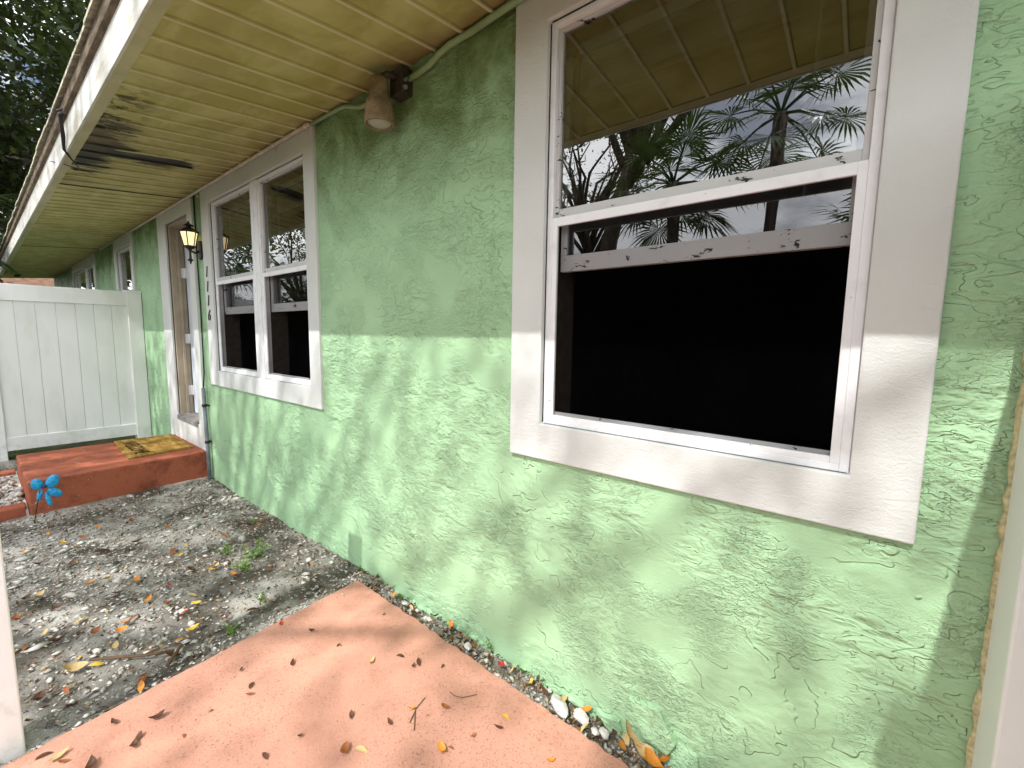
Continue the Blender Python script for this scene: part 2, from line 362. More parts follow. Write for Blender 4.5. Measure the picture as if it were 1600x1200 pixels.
# openings: x0,x1,z0,z1
OP_BIG = (-.943, -.015, 1.052, 2.456); OP_L = (-4.376, -2.713, 1.040, 2.446); OP_D = (-5.665, -4.955, .485, 2.455)
OP_F1 = (-8.08, -7.25, 1.25, 2.44); OP_F2 = (-12.0, -9.85, 1.25, 2.44)
ops = sorted([OP_BIG, OP_L, OP_D, OP_F1, OP_F2])
wl = MB(); TH = .17; WB, WT = -.12, 2.75
xs = XL
def wallrect(a, b, z0, z1): wl.quad((a, 0, z0), (b, 0, z0), (b, 0, z1), (a, 0, z1))
for (a, b, z0, z1) in ops:
    wallrect(xs, a, WB, WT); wallrect(a, b, WB, z0); wallrect(a, b, z1, WT)
    wl.quad((a, 0, z0), (a, TH, z0), (a, TH, z1), (a, 0, z1)); wl.quad((b, 0, z0), (b, 0, z1), (b, TH, z1), (b, TH, z0))
    wl.quad((a, 0, z0), (b, 0, z0), (b, TH, z0), (a, TH, z0)); wl.quad((a, 0, z1), (a, TH, z1), (b, TH, z1), (b, 0, z1))
    xs = b
wallrect(xs, XR, WB, WT)
wl.quad((XL, 0, WB), (XL, 0, WT), (XL, 7, WT), (XL, 7, WB)); wl.quad((XR, 0, WB), (XR, 7, WB), (XR, 7, WT), (XR, 0, WT)); wl.quad((XL, 7, WB), (XL, 7, WT), (XR, 7, WT), (XR, 7, WB))
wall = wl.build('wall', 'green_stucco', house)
# dark rooms behind the windows
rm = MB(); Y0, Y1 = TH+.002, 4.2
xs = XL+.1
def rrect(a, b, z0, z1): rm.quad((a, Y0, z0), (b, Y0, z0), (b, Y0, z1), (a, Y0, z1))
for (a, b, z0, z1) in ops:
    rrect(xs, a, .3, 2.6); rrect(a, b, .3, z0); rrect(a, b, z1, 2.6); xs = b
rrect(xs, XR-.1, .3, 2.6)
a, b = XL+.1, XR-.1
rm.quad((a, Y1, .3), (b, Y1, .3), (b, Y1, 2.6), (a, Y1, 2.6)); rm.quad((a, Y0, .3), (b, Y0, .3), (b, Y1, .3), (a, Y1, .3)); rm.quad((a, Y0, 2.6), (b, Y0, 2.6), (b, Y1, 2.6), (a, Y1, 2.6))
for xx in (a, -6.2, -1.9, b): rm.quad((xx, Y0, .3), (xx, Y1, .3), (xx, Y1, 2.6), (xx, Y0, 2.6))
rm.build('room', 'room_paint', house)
for (dx, dy) in ((-5.2, 3.9), (-2.9, 3.9)):
    q = MB(); q.box(dx, dx+.06, dy, dy+.1, .3, 2.3); q.box(dx+.06, dx+.80, dy+.04, dy+.1, .3, 2.24); q.box(dx+.80, dx+.86, dy, dy+.1, .3, 2.3); q.box(dx, dx+.86, dy-.01, dy+.1, 2.24, 2.32)
    for k in range(2):
        for j in range(3): q.box(dx+.14+k*.34, dx+.38+k*.34, dy+.02, dy+.05, .45+j*.62, .95+j*.62)
    q.build('inner_door', 'room_white', house)
# trims
def trim(x0, x1, z0, z1, op, name='window_trim', y=.018, m='trim_stucco'):
    t = MB(); a, b, c, d = op; P = []
    for yy in (-y, .012):
        P += [(x0, yy, z0), (x1, yy, z0), (x1, yy, z1), (x0, yy, z1), (a, yy, c), (b, yy, c), (b, yy, d), (a, yy, d)]
    F = []
    for k in range(4):
        j = (k+1) % 4; F += [(k, j, 4+j, 4+k), (8+k, 12+k, 12+j, 8+j), (k, 8+k, 8+j, j), (4+k, 4+j, 12+j, 12+k)]
    t.add(P, F); return t.build(name, m, house, .004)
trim(-1.086, .115, .916, ZS0, OP_BIG); trim(-4.560, -2.583, .910, ZS0, OP_L)
trim(-5.950, -4.806, -.05, ZS0, OP_D, 'door_trim'); trim(-8.20, -7.14, 1.12, ZS0, OP_F1); trim(-12.1, -9.70, 1.12, ZS0, OP_F2)

def frame4(mb, x0, x1, z0, z1, y0, y1, w_, wb=None, wt=None):
    wb = wb or w_; wt = wt or w_
    mb.box(x0, x0+w_, y0, y1, z0, z1); mb.box(x1-w_, x1, y0, y1, z0, z1); mb.box(x0+w_, x1-w_, y0, y1, z0, z0+wb); mb.box(x0+w_, x1-w_, y0, y1, z1-wt, z1)
def window(x0, x1, z0, z1, zm, raised=.085, blind=True):
    f = MB(); frame4(f, x0, x1, z0, z1, .006, .052, .022, .020, .02)
    wn = f.build('window', 'white_frame', house, .002)
    a, b = x0+.022, x1-.022
    li = MB(); frame4(li, x0+.0005, x1-.0005, z0+.0005, z1-.0005, .0525, TH+.004, .016); li.build('liner', 'lamp_dark', wn)
    # fixed upper sash, outer track
    u = MB(); frame4(u, a, b, zm+.028, z1-.020, .022, .048, .014, .030, .012); u.build('upper_sash', 'peeling_frame', wn, .002)
    g_ = MB(); g_.quad((a+.012, .034, zm+.052), (b-.012, .034, zm+.052), (b-.012, .034, z1-.030), (a+.012, .034, z1-.030)); g_.build('pane', 'window_glass', wn)
    # screen in white frame
    s = MB(); frame4(s, a, b, z0+.020, zm+.026, .008, .020, .020, .016, .030); s.build('screen_frame', 'white_frame', wn, .0015)
    s = MB(); s.quad((a+.019, .016, z0+.034), (b-.019, .016, z0+.034), (b-.019, .016, zm-.002), (a+.019, .016, zm-.002)); s.build('insect_screen', 'insect_screen', wn)
    # lower sash pushed part way up
    zr = zm-raised
    l = MB(); l.box(a+.006, b-.006, .056, .080, zr-.058, zr); l.box(a+.006, a+.030, .056, .080, zr, z1-.10); l.box(b-.030, b-.006, .056, .080, zr, z1-.10); l.build('lower_sash', 'peeling_frame', wn, .002)
    g_ = MB(); g_.quad((a+.028, .067, zr-.004), (b-.028, .067, zr-.004), (b-.028, .067, z1-.10), (a+.028, .067, z1-.10)); g_.build('pane', 'window_glass', wn)
    t = MB(); t.box(a, b, .024, .030, z0+.020, z0+.046); t.box(a, b, .040, .046, z0+.020, z0+.036); t.build('sill_track', 'peeling_frame', wn)
    c = MB(); c.box(a+.001, a+.012, .004, .010, z0+.09, z0+.125); c.build('screen_latch', 'white_frame', wn)
    if blind:
        h = MB(); h.box(a+.03, b-.03, .110, .150, z1-.085, z1-.035)
        for k in range(9): h.box(a+.035, b-.035, .112, .148, z1-.094-k*.008, z1-.089-k*.008)
        h.box(a+.033, b-.033, .108, .150, z1-.200, z1-.166); h.build('blind', 'blind_white', wn)
        wnd = MB(); wnd.tube([(b-.13, .106, z1-.09), (b-.135, .105, z1-.70)], .004, 6); wnd.build('blind_wand', 'blind_white', wn)
    return wn
window(OP_BIG[0], OP_BIG[1], OP_BIG[2], OP_BIG[3], 1.775, .10)
xm0, xm1 = -3.552, -3.440
window(OP_L[0], xm0, OP_L[2], OP_L[3], 1.775, .19); window(xm1, OP_L[1], OP_L[2], OP_L[3], 1.775, .19)
q = MB(); q.box(xm0, xm1, .000, .090, OP_L[2], OP_L[3]); q.box(xm0+.045, xm0+.050, -.004, .01, OP_L[2]+.01, OP_L[3]-.01); q.build('window_mullion', 'white_frame', house, .002)
window(OP_F1[0], OP_F1[1], OP_F1[2], OP_F1[3], 1.85, .05); xm = -10.72
window(OP_F2[0], xm-.03, OP_F2[2], OP_F2[3], 1.85, .05, False); window(xm+.03, OP_F2[1], OP_F2[2], OP_F2[3], 1.85, .05, False)
q = MB(); q.box(xm-.03, xm+.03, .0, .09, OP_F2[2], OP_F2[3]); q.build('window_mullion', 'white_frame', house, .002)
# door
a, b, c, d = OP_D
jb = MB(); jb.box(a, a+.03, .008, .125, c, d); jb.box(b-.03, b, .008, .125, c, d); jb.box(a+.03, b-.03, .008, .125, d-.03, d); jb.box(a+.03, a+.045, .060, .085, c, d-.03)
jb.build('door_frame', 'jamb_paint', house, .003)
dr = MB(); dr.box(a+.042, b-.032, .128, .168, c+.02, d-.034); door = dr.build('door', 'door_paint', house, .003)
for zz in (.75, 1.30, 1.98):
    h = MB(); h.box(a+.029, a+.034, .088, .122, zz-.05, zz+.05); h.tube([(a+.040, .116, zz-.052), (a+.040, .116, zz+.052)], .007, 8); h.box(a+.036, a+.075, .122, .1275, zz-.05, zz+.05); h.build('hinge', 'white_frame', door)
kn = MB(); kn.tube([(b-.10, .128, 1.42), (b-.10, .075, 1.42)], [.025, .022], 12); kn.build('door_handle', 'brass_dull', door); kn = MB(); kn.tube([(b-.10, .129, 1.56), (b-.10, .100, 1.56)], .024, 12); kn.build('deadbolt', 'brass_dull', door)
q = MB(); q.box(a+.031, b-.031, -.030, .127, c-.03, c+.018); q.build('door_sill', 'sill_grey', house, .004)

# soffit panels
PW = .171; k = 0; x = XL
ya, yb = -.828, .004
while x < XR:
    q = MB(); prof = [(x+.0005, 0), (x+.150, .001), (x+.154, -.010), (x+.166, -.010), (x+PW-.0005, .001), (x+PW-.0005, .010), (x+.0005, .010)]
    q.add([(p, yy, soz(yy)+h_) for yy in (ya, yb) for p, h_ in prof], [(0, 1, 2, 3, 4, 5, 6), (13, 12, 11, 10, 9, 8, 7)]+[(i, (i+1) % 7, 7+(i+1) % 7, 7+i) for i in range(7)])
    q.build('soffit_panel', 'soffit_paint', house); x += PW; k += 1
# H joints between lengths of soffit
for xj in (-9.0, -4.95): 
    q = MB(); q.add([(xj+dx, yy, soz(yy)-.009+dz) for dx in (0, .012) for yy in (ya, -.004) for dz in (0, .006)], [(0, 1, 3, 2), (4, 6, 7, 5), (0, 4, 5, 1), (2, 3, 7, 6), (0, 2, 6, 4), (1, 5, 7, 3)]); q.build('soffit_joint', 'lamp_dark', house)
FZ = soz(-.85)
q = MB(); q.prism([(-.872, FZ-.010), (-.826, FZ-.004), (-.826, FZ+.004), (-.80, FZ+.014), (-.872, FZ+.012)], 0, XL, XR); q.build('soffit_trim', 'soffit_trim', house)
x = XL
while x < XR:
    q = MB(); x2 = min(XR, x+3.66); q.prism([(-.884, FZ-.016), (-.8725, FZ-.016), (-.8725, 2.662), (-.884, 2.662)], 0, x+.001, x2-.001); q.build('fascia', 'fascia_paint', house, .002); x = x2
q = MB(); q.prism([(-.905, 2.650), (-.886, 2.642), (-.8, 2.664), (-.8, 2.712), (-.905, 2.712)], 0, XL, XR); q.build('eave_batten', 'weathered_wood', house, .004)
x = XL
while x < XR:
    w_ = random.uniform(.29, .33); y_ = -.925+random.uniform(-.006, .006); zt = random.uniform(-.002, .004)
    for L in range(2):
        yo = y_+.012*L; z0 = 2.7135+L*.022+zt
        q = MB(); q.add([(x+.003+dx*(w_-.006), yo if e == 0 else -.6, z0+dz+(0 if e == 0 else .12)) for dx in (0, 1) for e in (0, 1) for dz in (0, .018)], [(0, 1, 3, 2), (4, 6, 7, 5), (0, 4, 5, 1), (2, 3, 7, 6), (0, 2, 6, 4), (1, 5, 7, 3)]); q.build('shingle', 'shingle', house)
    x += w_
q = MB(); q.quad((XL-.3, -.85, 2.785), (XR, -.85, 2.785), (XR, 3.5, 4.05), (XL-.3, 3.5, 4.05)); q.quad((XL-.3, 7.9, 2.785), (XL-.3, 3.5, 4.05), (XR, 3.5, 4.05), (XR, 7.9, 2.785))
q.add([(XL+.02, -.8, 2.70), (XL+.02, 7.8, 2.70), (XL+.02, 3.5, 4.03)], [(0, 1, 2)]); q.add([(XR-.02, -.8, 2.70), (XR-.02, 7.8, 2.70), (XR-.02, 3.5, 4.03)], [(0, 1, 2)])
q.build('roof', 'brown_shingle', house)
# broken stucco at the foot of the wall
for (u, v, yy, pts) in ((1015, 1130, -.03, [(-.085, .03), (.02, .045), (.085, -.03), (.06, -.085), (-.02, -.07)]), (955, 1120, -.012, [(-.06, .012), (.03, .0), (.05, -.05), (.0, -.06), (-.06, -.03)]), (1065, 1185, -.022, [(-.05, .03), (.04, .02), (.06, -.05), (-.03, -.06)]), (878, 1078, -.008, [(-.06, .015), (.05, .01), (.05, -.03), (-.05, -.04)])):
    p = on_y(u, v, yy); q = MB(); n = len(pts)
    q.add([(p[0]+a_, yy+(.018 if b_ > 0 else 0)+random.uniform(-.004, .004), max(-.03, p[2]+b_)) for a_, b_ in pts]+[(p[0]+a_, .006, max(-.03, p[2]+b_*1.1)) for a_, b_ in pts], [tuple(range(n)), tuple(range(n, 2*n))[::-1]]+[(i, n+i, n+(i+1) % n, (i+1) % n) for i in range(n)])
    q.build('stucco_fragment', 'green_stucco', house, .004)
q = MB()
for i in range(60):
    xx = -1.95+i*.037; q.tube([(xx, -.001, random.uniform(-.02, .012)), (xx+.05, -.001, random.uniform(-.02, .012))], random.uniform(.006, .016), 6)
kind(q.build('stucco_foot', 'green_stucco', house, smooth=True), 'stuff')

# ================================================================== things on the house
# conduit
cd = thing('electrical_conduit', (-1.45, -.03, 2.56), 'thin painted electrical conduit running under the soffit along the top of the wall', 'conduit')
yw = -.017
seg1 = [(XR-.5, yw-.016, 2.562), (-1.05, yw-.016, 2.562), (-1.30, yw, 2.562), (-1.44, yw, 2.560), (-1.50, yw, 2.548), (-1.56, yw, 2.528), (-1.62, yw, 2.520), (-1.74, yw, 2.515)]
q = MB(); q.tube(seg1, .0135, 10); q.build('pipe', 'green_pipe', cd, smooth=True)
seg2 = [(-1.90, yw, 2.510), (-2.02, yw, 2.508), (-2.10, yw, 2.516), (-2.17, yw, 2.540), (-2.23, yw, 2.560), (-2.30, yw, 2.567), (-2.583, yw-.006, 2.567)]
q = MB(); q.tube(seg2, .011, 10); q.build('pipe', 'green_pipe', cd, smooth=True)
q = MB(); q.tube([(-2.583, yw-.016, 2.566), (-4.7, yw-.016, 2.566), (-9.0, yw-.016, 2.566)], .0115, 10); q.build('pipe', 'cream_pipe', cd, smooth=True)
for xx in (-2.62, -3.05, -3.75, -4.62, -5.9):
    q = MB(); q.tube([(xx-.012, yw-.016, 2.566), (xx+.012, yw-.016, 2.566)], .0150, 10); q.box(xx-.005, xx+.005, -.021, -.006, 2.528, 2.555); q.build('strap', 'cream_pipe', cd)
# flood lamp under the soffit
LX, LY = -1.80, -.105
fl = thing('porch_spotlight', (-1.80, 0, 2.33), 'dirty beige cylindrical spotlight hanging under the soffit on a junction box', 'light fixture')
q = MB(); q.lathe((LX, LY), [(.048, 2.420), (.058, 2.414), (.064, 2.385), (.0665, 2.325), (.0665, 2.318), (.058, 2.318), (.056, 2.335)], 28); q.build('shade', 'lamp_beige', fl, smooth=True)
q = MB(); q.lathe((LX, LY), [(.056, 2.334), (.050, 2.322), (.03, 2.314), (.004, 2.311)], 28); q.build('lens', 'lens_glass', fl, smooth=True)
q = MB(); q.lathe((LX, LY), [(.040, 2.512), (.042, 2.500), (.042, 2.425), (.046, 2.415)], 24); q.build('neck', 'lamp_beige', fl, smooth=True)
q = MB(); q.box(-1.79, -1.695, -.058, .004, 2.448, 2.560); q.build('junction_box', 'lamp_dark', fl, .006)
q = MB(); q.tube([(-1.745, -.05, 2.525), (-1.765, -.085, 2.530), (LX, LY, 2.515), (LX, LY, 2.505)], .016, 10); q.build('arm', 'lamp_dark', fl, smooth=True)
q = MB(); q.tube([(-1.700, -.045, 2.47), (-1.680, -.050, 2.465)], .010, 8); q.tube([(-1.700, -.045, 2.50), (-1.678, -.045, 2.50)], .007, 8); q.build('bolt', 'grey_pvc', fl)

# lantern
LA = (-4.655, -.085)
ln = thing('wall_lantern', (-4.655, 0, 2.10), 'lit black metal coach lantern on the wall between door and double window', 'light fixture')
def hexr(r, z, n=6): return [(LA[0]+r*math.cos(2*math.pi*(k+.5)/n), LA[1]+r*math.sin(2*math.pi*(k+.5)/n), z) for k in range(n)]
zb, zt, rb, rt = 2.112, 2.232, .042, .068
lo_, hi_ = hexr(rb, zb), hexr(rt, zt)
for k in range(6):
    j = (k+1) % 6
    q = MB(); ins = .94; cx = Vector((LA[0], LA[1], 0))
    def I(p): return (LA[0]+(p[0]-LA[0])*ins, LA[1]+(p[1]-LA[1])*ins, p[2])
    q.quad(I(lo_[k]), I(lo_[j]), I(hi_[j]), I(hi_[k])); q.build('glass_panel', 'lantern_glass', ln)
    q = MB(); q.tube([lo_[k], hi_[k]], .0045, 6); q.build('frame_bar', 'black_iron', ln)
q = MB(); q.tube(hi_+[hi_[0]], .006, 6); q.build('frame_ring', 'black_iron', ln); q = MB(); q.tube(lo_+[lo_[0]], .006, 6); q.build('frame_ring', 'black_iron', ln)
q = MB(); q.lathe(LA, [(.078, 2.232), (.074, 2.240), (.040, 2.262), (.022, 2.272), (.016, 2.280), (.044, 2.286), (.036, 2.292), (.012, 2.306), (.010, 2.314), (.004, 2.324)], 6); q.build('roof_cap', 'black_iron', ln)
q = MB(); q.lathe(LA, [(.046, 2.112), (.036, 2.098), (.016, 2.086), (.010, 2.070), (.009, 2.01), (.020, 2.0), (.022, 1.992), (.008, 1.982), (.004, 1.962)], 10); q.build('tail_finial', 'black_iron', ln)
q = MB(); q.tube([(LA[0], -.01, 2.085), (LA[0], -.045, 2.062), (LA[0], LA[1], 2.075)], .009, 8); q.build('arm', 'black_iron', ln, smooth=True)
q = MB(); q.prism([(LA[0]-.038, 2.03), (LA[0]-.020, 2.01), (LA[0]+.020, 2.01), (LA[0]+.038, 2.03), (LA[0]+.038, 2.15), (LA[0]+.020, 2.17), (LA[0]-.020, 2.17), (LA[0]-.038, 2.15)], 1, -.018, .004); q.build('back_plate', 'black_iron', ln, .004)
bl = bpy.data.lights.new('lantern_bulb', 'POINT'); bl.energy = 1.6; bl.color = (1., .62, .22); bl.shadow_soft_size = .02
bo = bpy.data.objects.new('lantern_bulb', bl); COL.objects.link(bo); bo.location = (LA[0], LA[1], 2.18)

# house number
hn = thing('house_number', (-4.49, -.02, 1.45), 'black slanted digits 1116 fixed one above another on the double window trim', 'house number')
def digit(ch, x, z, h):
    cu = bpy.data.curves.new('digit', 'FONT'); cu.body = ch; cu.size = h*1.42; cu.extrude = .003; cu.align_x = 'CENTER'; cu.align_y = 'CENTER'; cu.shear = .25; cu.offset = -.001
    t = bpy.data.objects.new('digit', cu); COL.objects.link(t); dg = bpy.context.evaluated_depsgraph_get()
    me = bpy.data.meshes.new_from_object(t.evaluated_get(dg)); bpy.data.objects.remove(t)
    me.transform(Matrix.Translation((x, -.0215, z)) @ Matrix.Rotation(R(90), 4, 'X')); return me
for ch, zz in (('1', 1.885), ('1', 1.76), ('1', 1.64), ('6', 1.515)):
    link(digit(ch, -4.487, zz, .095), 'digit', 'black_iron', hn)
# grey downpipe conduit and cable beside the door
dp = thing('grey_cable_pipe', (-4.715, -.03, 0), 'grey plastic pipe with a black cable rising beside the door trim', 'pipe')
q = MB(); q.tube([(-4.69, -.034, -.03), (-4.70, -.033, .35), (-4.735, -.030, .86)], .016, 10); q.build('pipe', 'grey_pvc', dp, smooth=True)
for zz in (.36, .70):
    q = MB(); t_ = (zz+.03)/.89; q.tube([(-4.69-.045*t_*t_, -.0325, zz-.012), (-4.69-.045*t_*t_, -.0325, zz+.012)], .021, 10); q.box(-4.74, -4.68, -.018, .004, zz-.006, zz+.006); q.build('clip', 'black_rubber', dp)
q = MB(); q.tube([(-4.735, -.030, .84), (-4.745, -.012, 1.0), (-4.735, -.010, 1.6), (-4.745, -.010, 2.0), (-4.740, -.010, 2.57)], .006, 6); q.build('cable', 'black_rubber', dp, smooth=True)
# black wire hanger on the fascia
wh = thing('wire_hook', (-3.95, -.89, 2.55), 'black twisted wire hook hanging from the white fascia', 'hook')
q = MB(); q.tube([(-3.80, -.888, 2.655), (-3.84, -.910, 2.65), (-3.87, -.906, 2.60), (-3.90, -.90, 2.545), (-3.98, -.892, 2.49), (-4.02, -.86, 2.455), (-4.18, -.80, 2.44)], [.009, .013, .010, .011, .008, .005, .004], 8); q.build('bent_wire', 'black_iron', wh, smooth=True)
q = MB(); q.tube([(-3.74, -.890, 2.67), (-3.80, -.912, 2.662), (-3.93, -.912, 2.70), (-4.05, -.90, 2.73)], .005, 6); q.tube([(-4.18, -.80, 2.44), (-4.33, -.86, 2.49), (-4.6, -.90, 2.56)], .003, 6); q.build('loose_wire', 'black_iron', wh, smooth=True)

# ================================================================== step, mat
st = MB(); st.prism([(-5.86, -1.172), (-4.735, -1.168), (-4.805, .012), (-5.85, .012)], 2, -.08, .252)
stp = tag(st.build('concrete_step', 'step_red', bevel=.012), 'red painted concrete step block in front of the door', 'step')
dm = thing('doormat', (-5.37, -.31, .252), 'worn brown coir doormat with dark lettering lying on the red step', 'doormat')
mc = [on_z(178, 690, .262), on_z(200, 717, .262), on_z(302, 698, .262), on_z(268, 679, .262)]
q = MB(); q.prism([(p[0], p[1]) for p in mc], 2, .249, .268); q.build('mat_body', 'coir', dm, .003)
cu = bpy.data.curves.new('lettering', 'FONT'); cu.body = 'WELCOME'; cu.size = .155; cu.extrude = .0008; cu.align_x = 'CENTER'; cu.align_y = 'CENTER'
t = bpy.data.objects.new('lettering', cu); COL.objects.link(t); me = bpy.data.meshes.new_from_object(t.evaluated_get(bpy.context.evaluated_depsgraph_get())); bpy.data.objects.remove(t)
me.transform(Matrix.Translation((-5.36, -.44, .2695)) @ Matrix.Scale(.80, 4, (1, 0, 0))); link(me, 'lettering', 'coir_print', dm)

# ================================================================== blue flower stake
fb = on_z(51, 818, 0.0); FX = fb[0]
fs = thing('flower_stake', tuple(fb), 'bright blue plastic flower garden stake with five petals beside the red step', 'garden stake')
q = MB(); top = on_x(62, 766, FX+.01); q.tube([(fb[0], fb[1], -.05), tuple(top*.5+fb*.5+np.array([0, .004, 0])), tuple(top)], .0032, 6); q.build('stem', 'black_iron', fs, smooth=True)
pc = on_x(69, 760, FX+.016)
def petal(u, v, a, b, rot, dx):
    c0 = on_x(u, v, FX+dx); hy = (on_x(u+1, v, FX+dx)-c0)[1]; hz = -(on_x(u, v+1, FX+dx)-c0)[2]; q = MB(); V = []; F = []; n, rings = 20, 4
    ca, sa = math.cos(rot), math.sin(rot)
    for side in (1, -1):
        base = len(V); V.append((c0[0]+side*.0015+.010, c0[1], c0[2]))
        for r in range(1, rings+1):
            for k in range(n):
                t = 2*math.pi*k/n; rr = r/rings; e, f_ = a*rr*math.cos(t), b*rr*math.sin(t)
                dome = .010*(1-rr*rr)+.002*math.sin(5*t)*rr
                V.append((c0[0]+side*.0015+dome, c0[1]+(e*ca-f_*sa)*hy, c0[2]+(e*sa+f_*ca)*hz))
        for k in range(n): F.append((base, base+1+k, base+1+(k+1) % n))
        for r in range(rings-1):
            for k in range(n):
                p0 = base+1+r*n; F.append((p0+k, p0+n+k, p0+n+(k+1) % n, p0+(k+1) % n))
    o = 1+n*rings; p0 = 1+(rings-1)*n
    for k in range(n): F.append((p0+k, p0+(k+1) % n, o+p0+(k+1) % n, o+p0+k))
    q.add(V, F); q.build('petal', 'blue_plastic', fs, smooth=True)
petal(57.5, 756.5, 10.5, 8.8, R(-8), .010); petal(82, 752, 12.5, 9.3, R(32), .014); petal(86, 769, 13, 6.6, R(-24), .006); petal(76, 780, 12, 4.6, R(-72), .004); petal(62, 774, 9.5, 4.8, R(72), .002)
q = MB(); q.lathe((pc[0], pc[1]), [(.004, pc[2]-.014), (.013, pc[2]-.010), (.014, pc[2]+.008), (.004, pc[2]+.013)], 10); q.build('centre', 'dark_blue_plastic', fs, smooth=True)

# ================================================================== vinyl fences
def post(parent, x0, x1, y0, y1, h, name='post'):
    q = MB(); q.box(x0, x1, y0, y1, -.05, h); o = q.build(name, 'vinyl', parent, .005)
    c = MB(); cx, cy_ = (x0+x1)/2, (y0+y1)/2; e = .009
    c.add([(x0-e, y0-e, h-.012), (x1+e, y0-e, h-.012), (x1+e, y1+e, h-.012), (x0-e, y1+e, h-.012), (x0-e, y0-e, h+.006), (x1+e, y0-e, h+.006), (x1+e, y1+e, h+.006), (x0-e, y1+e, h+.006), (cx, cy_, h+.022)],
          [(3, 2, 1, 0), (0, 1, 5, 4), (1, 2, 6, 5), (2, 3, 7, 6), (3, 0, 4, 7), (4, 5, 8), (5, 6, 8), (6, 7, 8), (7, 4, 8)])
    if parent is not None: c.build('post_cap', 'vinyl', parent)
    return o
vf = thing('vinyl_fence', (-6.95, -.66, 0), 'white vinyl privacy fence panel with top rail standing behind the red step', 'fence')
post(vf, -7.030, -6.900, -.140, -.004, 1.845); post(vf, -7.030, -6.900, -1.330, -1.195, 1.845)
q = MB(); q.box(-6.990, -6.912, -1.200, -.138, 1.668, 1.838); q.build('rail', 'vinyl', vf, .004)
q = MB(); q.box(-6.990, -6.912, -1.200, -.138, .100, .240); q.build('rail', 'vinyl', vf, .004)
ys = [-1.196, -1.045, -.893, -.741, -.586, -.436, -.284, -.1385]
for k in range(7):
    q = MB(); q.box(-6.966, -6.930, ys[k]+.0012, ys[k+1]-.0012, .22, 1.69); q.build('board', 'vinyl', vf, .003)
rf = thing('vinyl_fence', (.31, -.6, 0), 'white vinyl fence post and panel against the wall right of the large window', 'fence')
post(rf, .248, .376, -.158, -.014, 1.86); post(rf, .248, .376, -1.205, -1.078, 1.86)
q = MB(); q.box(.284, .340, -1.080, -.157, 1.72, 1.852); q.build('rail', 'vinyl', rf, .004); q = MB(); q.box(.284, .340, -1.080, -.157, .06, .20); q.build('rail', 'vinyl', rf, .004)
for k in range(6):
    q = MB(); q.box(.296, .328, -1.079+k*.1535+.001, -1.079+(k+1)*.1535-.001, .18, 1.74); q.build('board', 'vinyl', rf, .003)
# foam bead between post and wall
q = MB(); pts = []; rr = []
for i in range(60):
    pts.append((.250+random.uniform(-.003, .003), -.010+random.uniform(-.004, .004), -.03+i*.032)); rr.append(random.uniform(.006, .011))
q.tube(pts, rr, 8); q.build('foam_bead', 'foam', rf, smooth=True)
lp = thing('fence_post', (-2.14, -1.40, 0), 'lone white vinyl post at the corner of the terracotta walkway', 'post')
pr = on_z(40, 1165, SZ); post(lp, pr[0]-.128, pr[0], pr[1]-.128, pr[1], 1.86)

# ================================================================== trees
def leaves(name, mat_, parent, P, size, flat=.5, asp=.5, hang=0.):
    n = len(P); nrm = RS.normal(size=(n, 3)); nrm[:, 2] = np.abs(nrm[:, 2])+flat; nrm /= np.linalg.norm(nrm, axis=1)[:, None]
    a = RS.normal(size=(n, 3)); a[:, 2] -= hang; a -= nrm*(a*nrm).sum(1)[:, None]; a /= np.linalg.norm(a, axis=1)[:, None]; b = np.cross(nrm, a)
    s = (size*RS.uniform(.6, 1.3, n))[:, None]
    V = np.stack([P-a*s*.5, P+b*s*asp*.5+nrm*s*.06, P+a*s*.5, P-b*s*asp*.5+nrm*s*.06], 1).reshape(-1, 3)
    F = np.arange(4*n).reshape(-1, 4); return link(npmesh(name, V, F), name, mat_, parent)
def clumps(c, r, n, per, cr, shell=.35, flat=.6):
    d = RS.normal(size=(n, 3)); d /= np.linalg.norm(d, axis=1)[:, None]; rad = RS.uniform(shell, 1, n)**.6
    C = np.array(c)+d*rad[:, None]*np.array(r); k = RS.poisson(per, n)+3
    P = np.repeat(C, k, 0); g_ = RS.normal(size=P.shape)*cr; g_[:, 2] *= flat; return C, P+g_
def tree(name, label, base, top, crowns, lm, n_per, size, tr=.22, group='trees in the front yard'):
    t = thing(name, base, label, 'tree', group); b = Vector(base); tp = Vector(top)
    mid = (b+tp)*.5+Vector((random.uniform(-.3, .3), random.uniform(-.2, .2), 0))
    q = MB(); q.tube([b-Vector((0, 0, .2)), b+(mid-b)*.3, mid, tp], [tr*1.35, tr, tr*.8, tr*.55], 12); q.build('trunk', 'bark', t, smooth=True)
    PP = []; lb = MB()
    for (c, r, n, per, crr) in crowns:
        C, P = clumps(c, r, n, per, crr); PP.append(P)
        for ci in C[::max(1, n//26)]:
            e = Vector(ci); s = tp.lerp(b, random.uniform(0, .35)); m_ = s.lerp(e, .5)+Vector((random.uniform(-.4, .4), random.uniform(-.4, .4), random.uniform(.1, .6)))
            lb.tube([s, s.lerp(m_, .5)+Vector((0, 0, .1)), m_, m_.lerp(e, .55)+Vector((random.uniform(-.2, .2), 0, .1)), e], [tr*.42, tr*.32, tr*.22, tr*.12, .012], 6)
            for _ in range(2):
                f_ = e+Vector((random.uniform(-.9, .9), random.uniform(-.9, .9), random.uniform(-.4, .5))); lb.tube([m_.lerp(e, .5), m_.lerp(f_, .75), f_], [tr*.12, tr*.07, .008], 5)
    lb.build('limbs', 'bark', t, smooth=True); leaves('crown', lm, t, np.concatenate(PP), size, asp=.5)
    return t
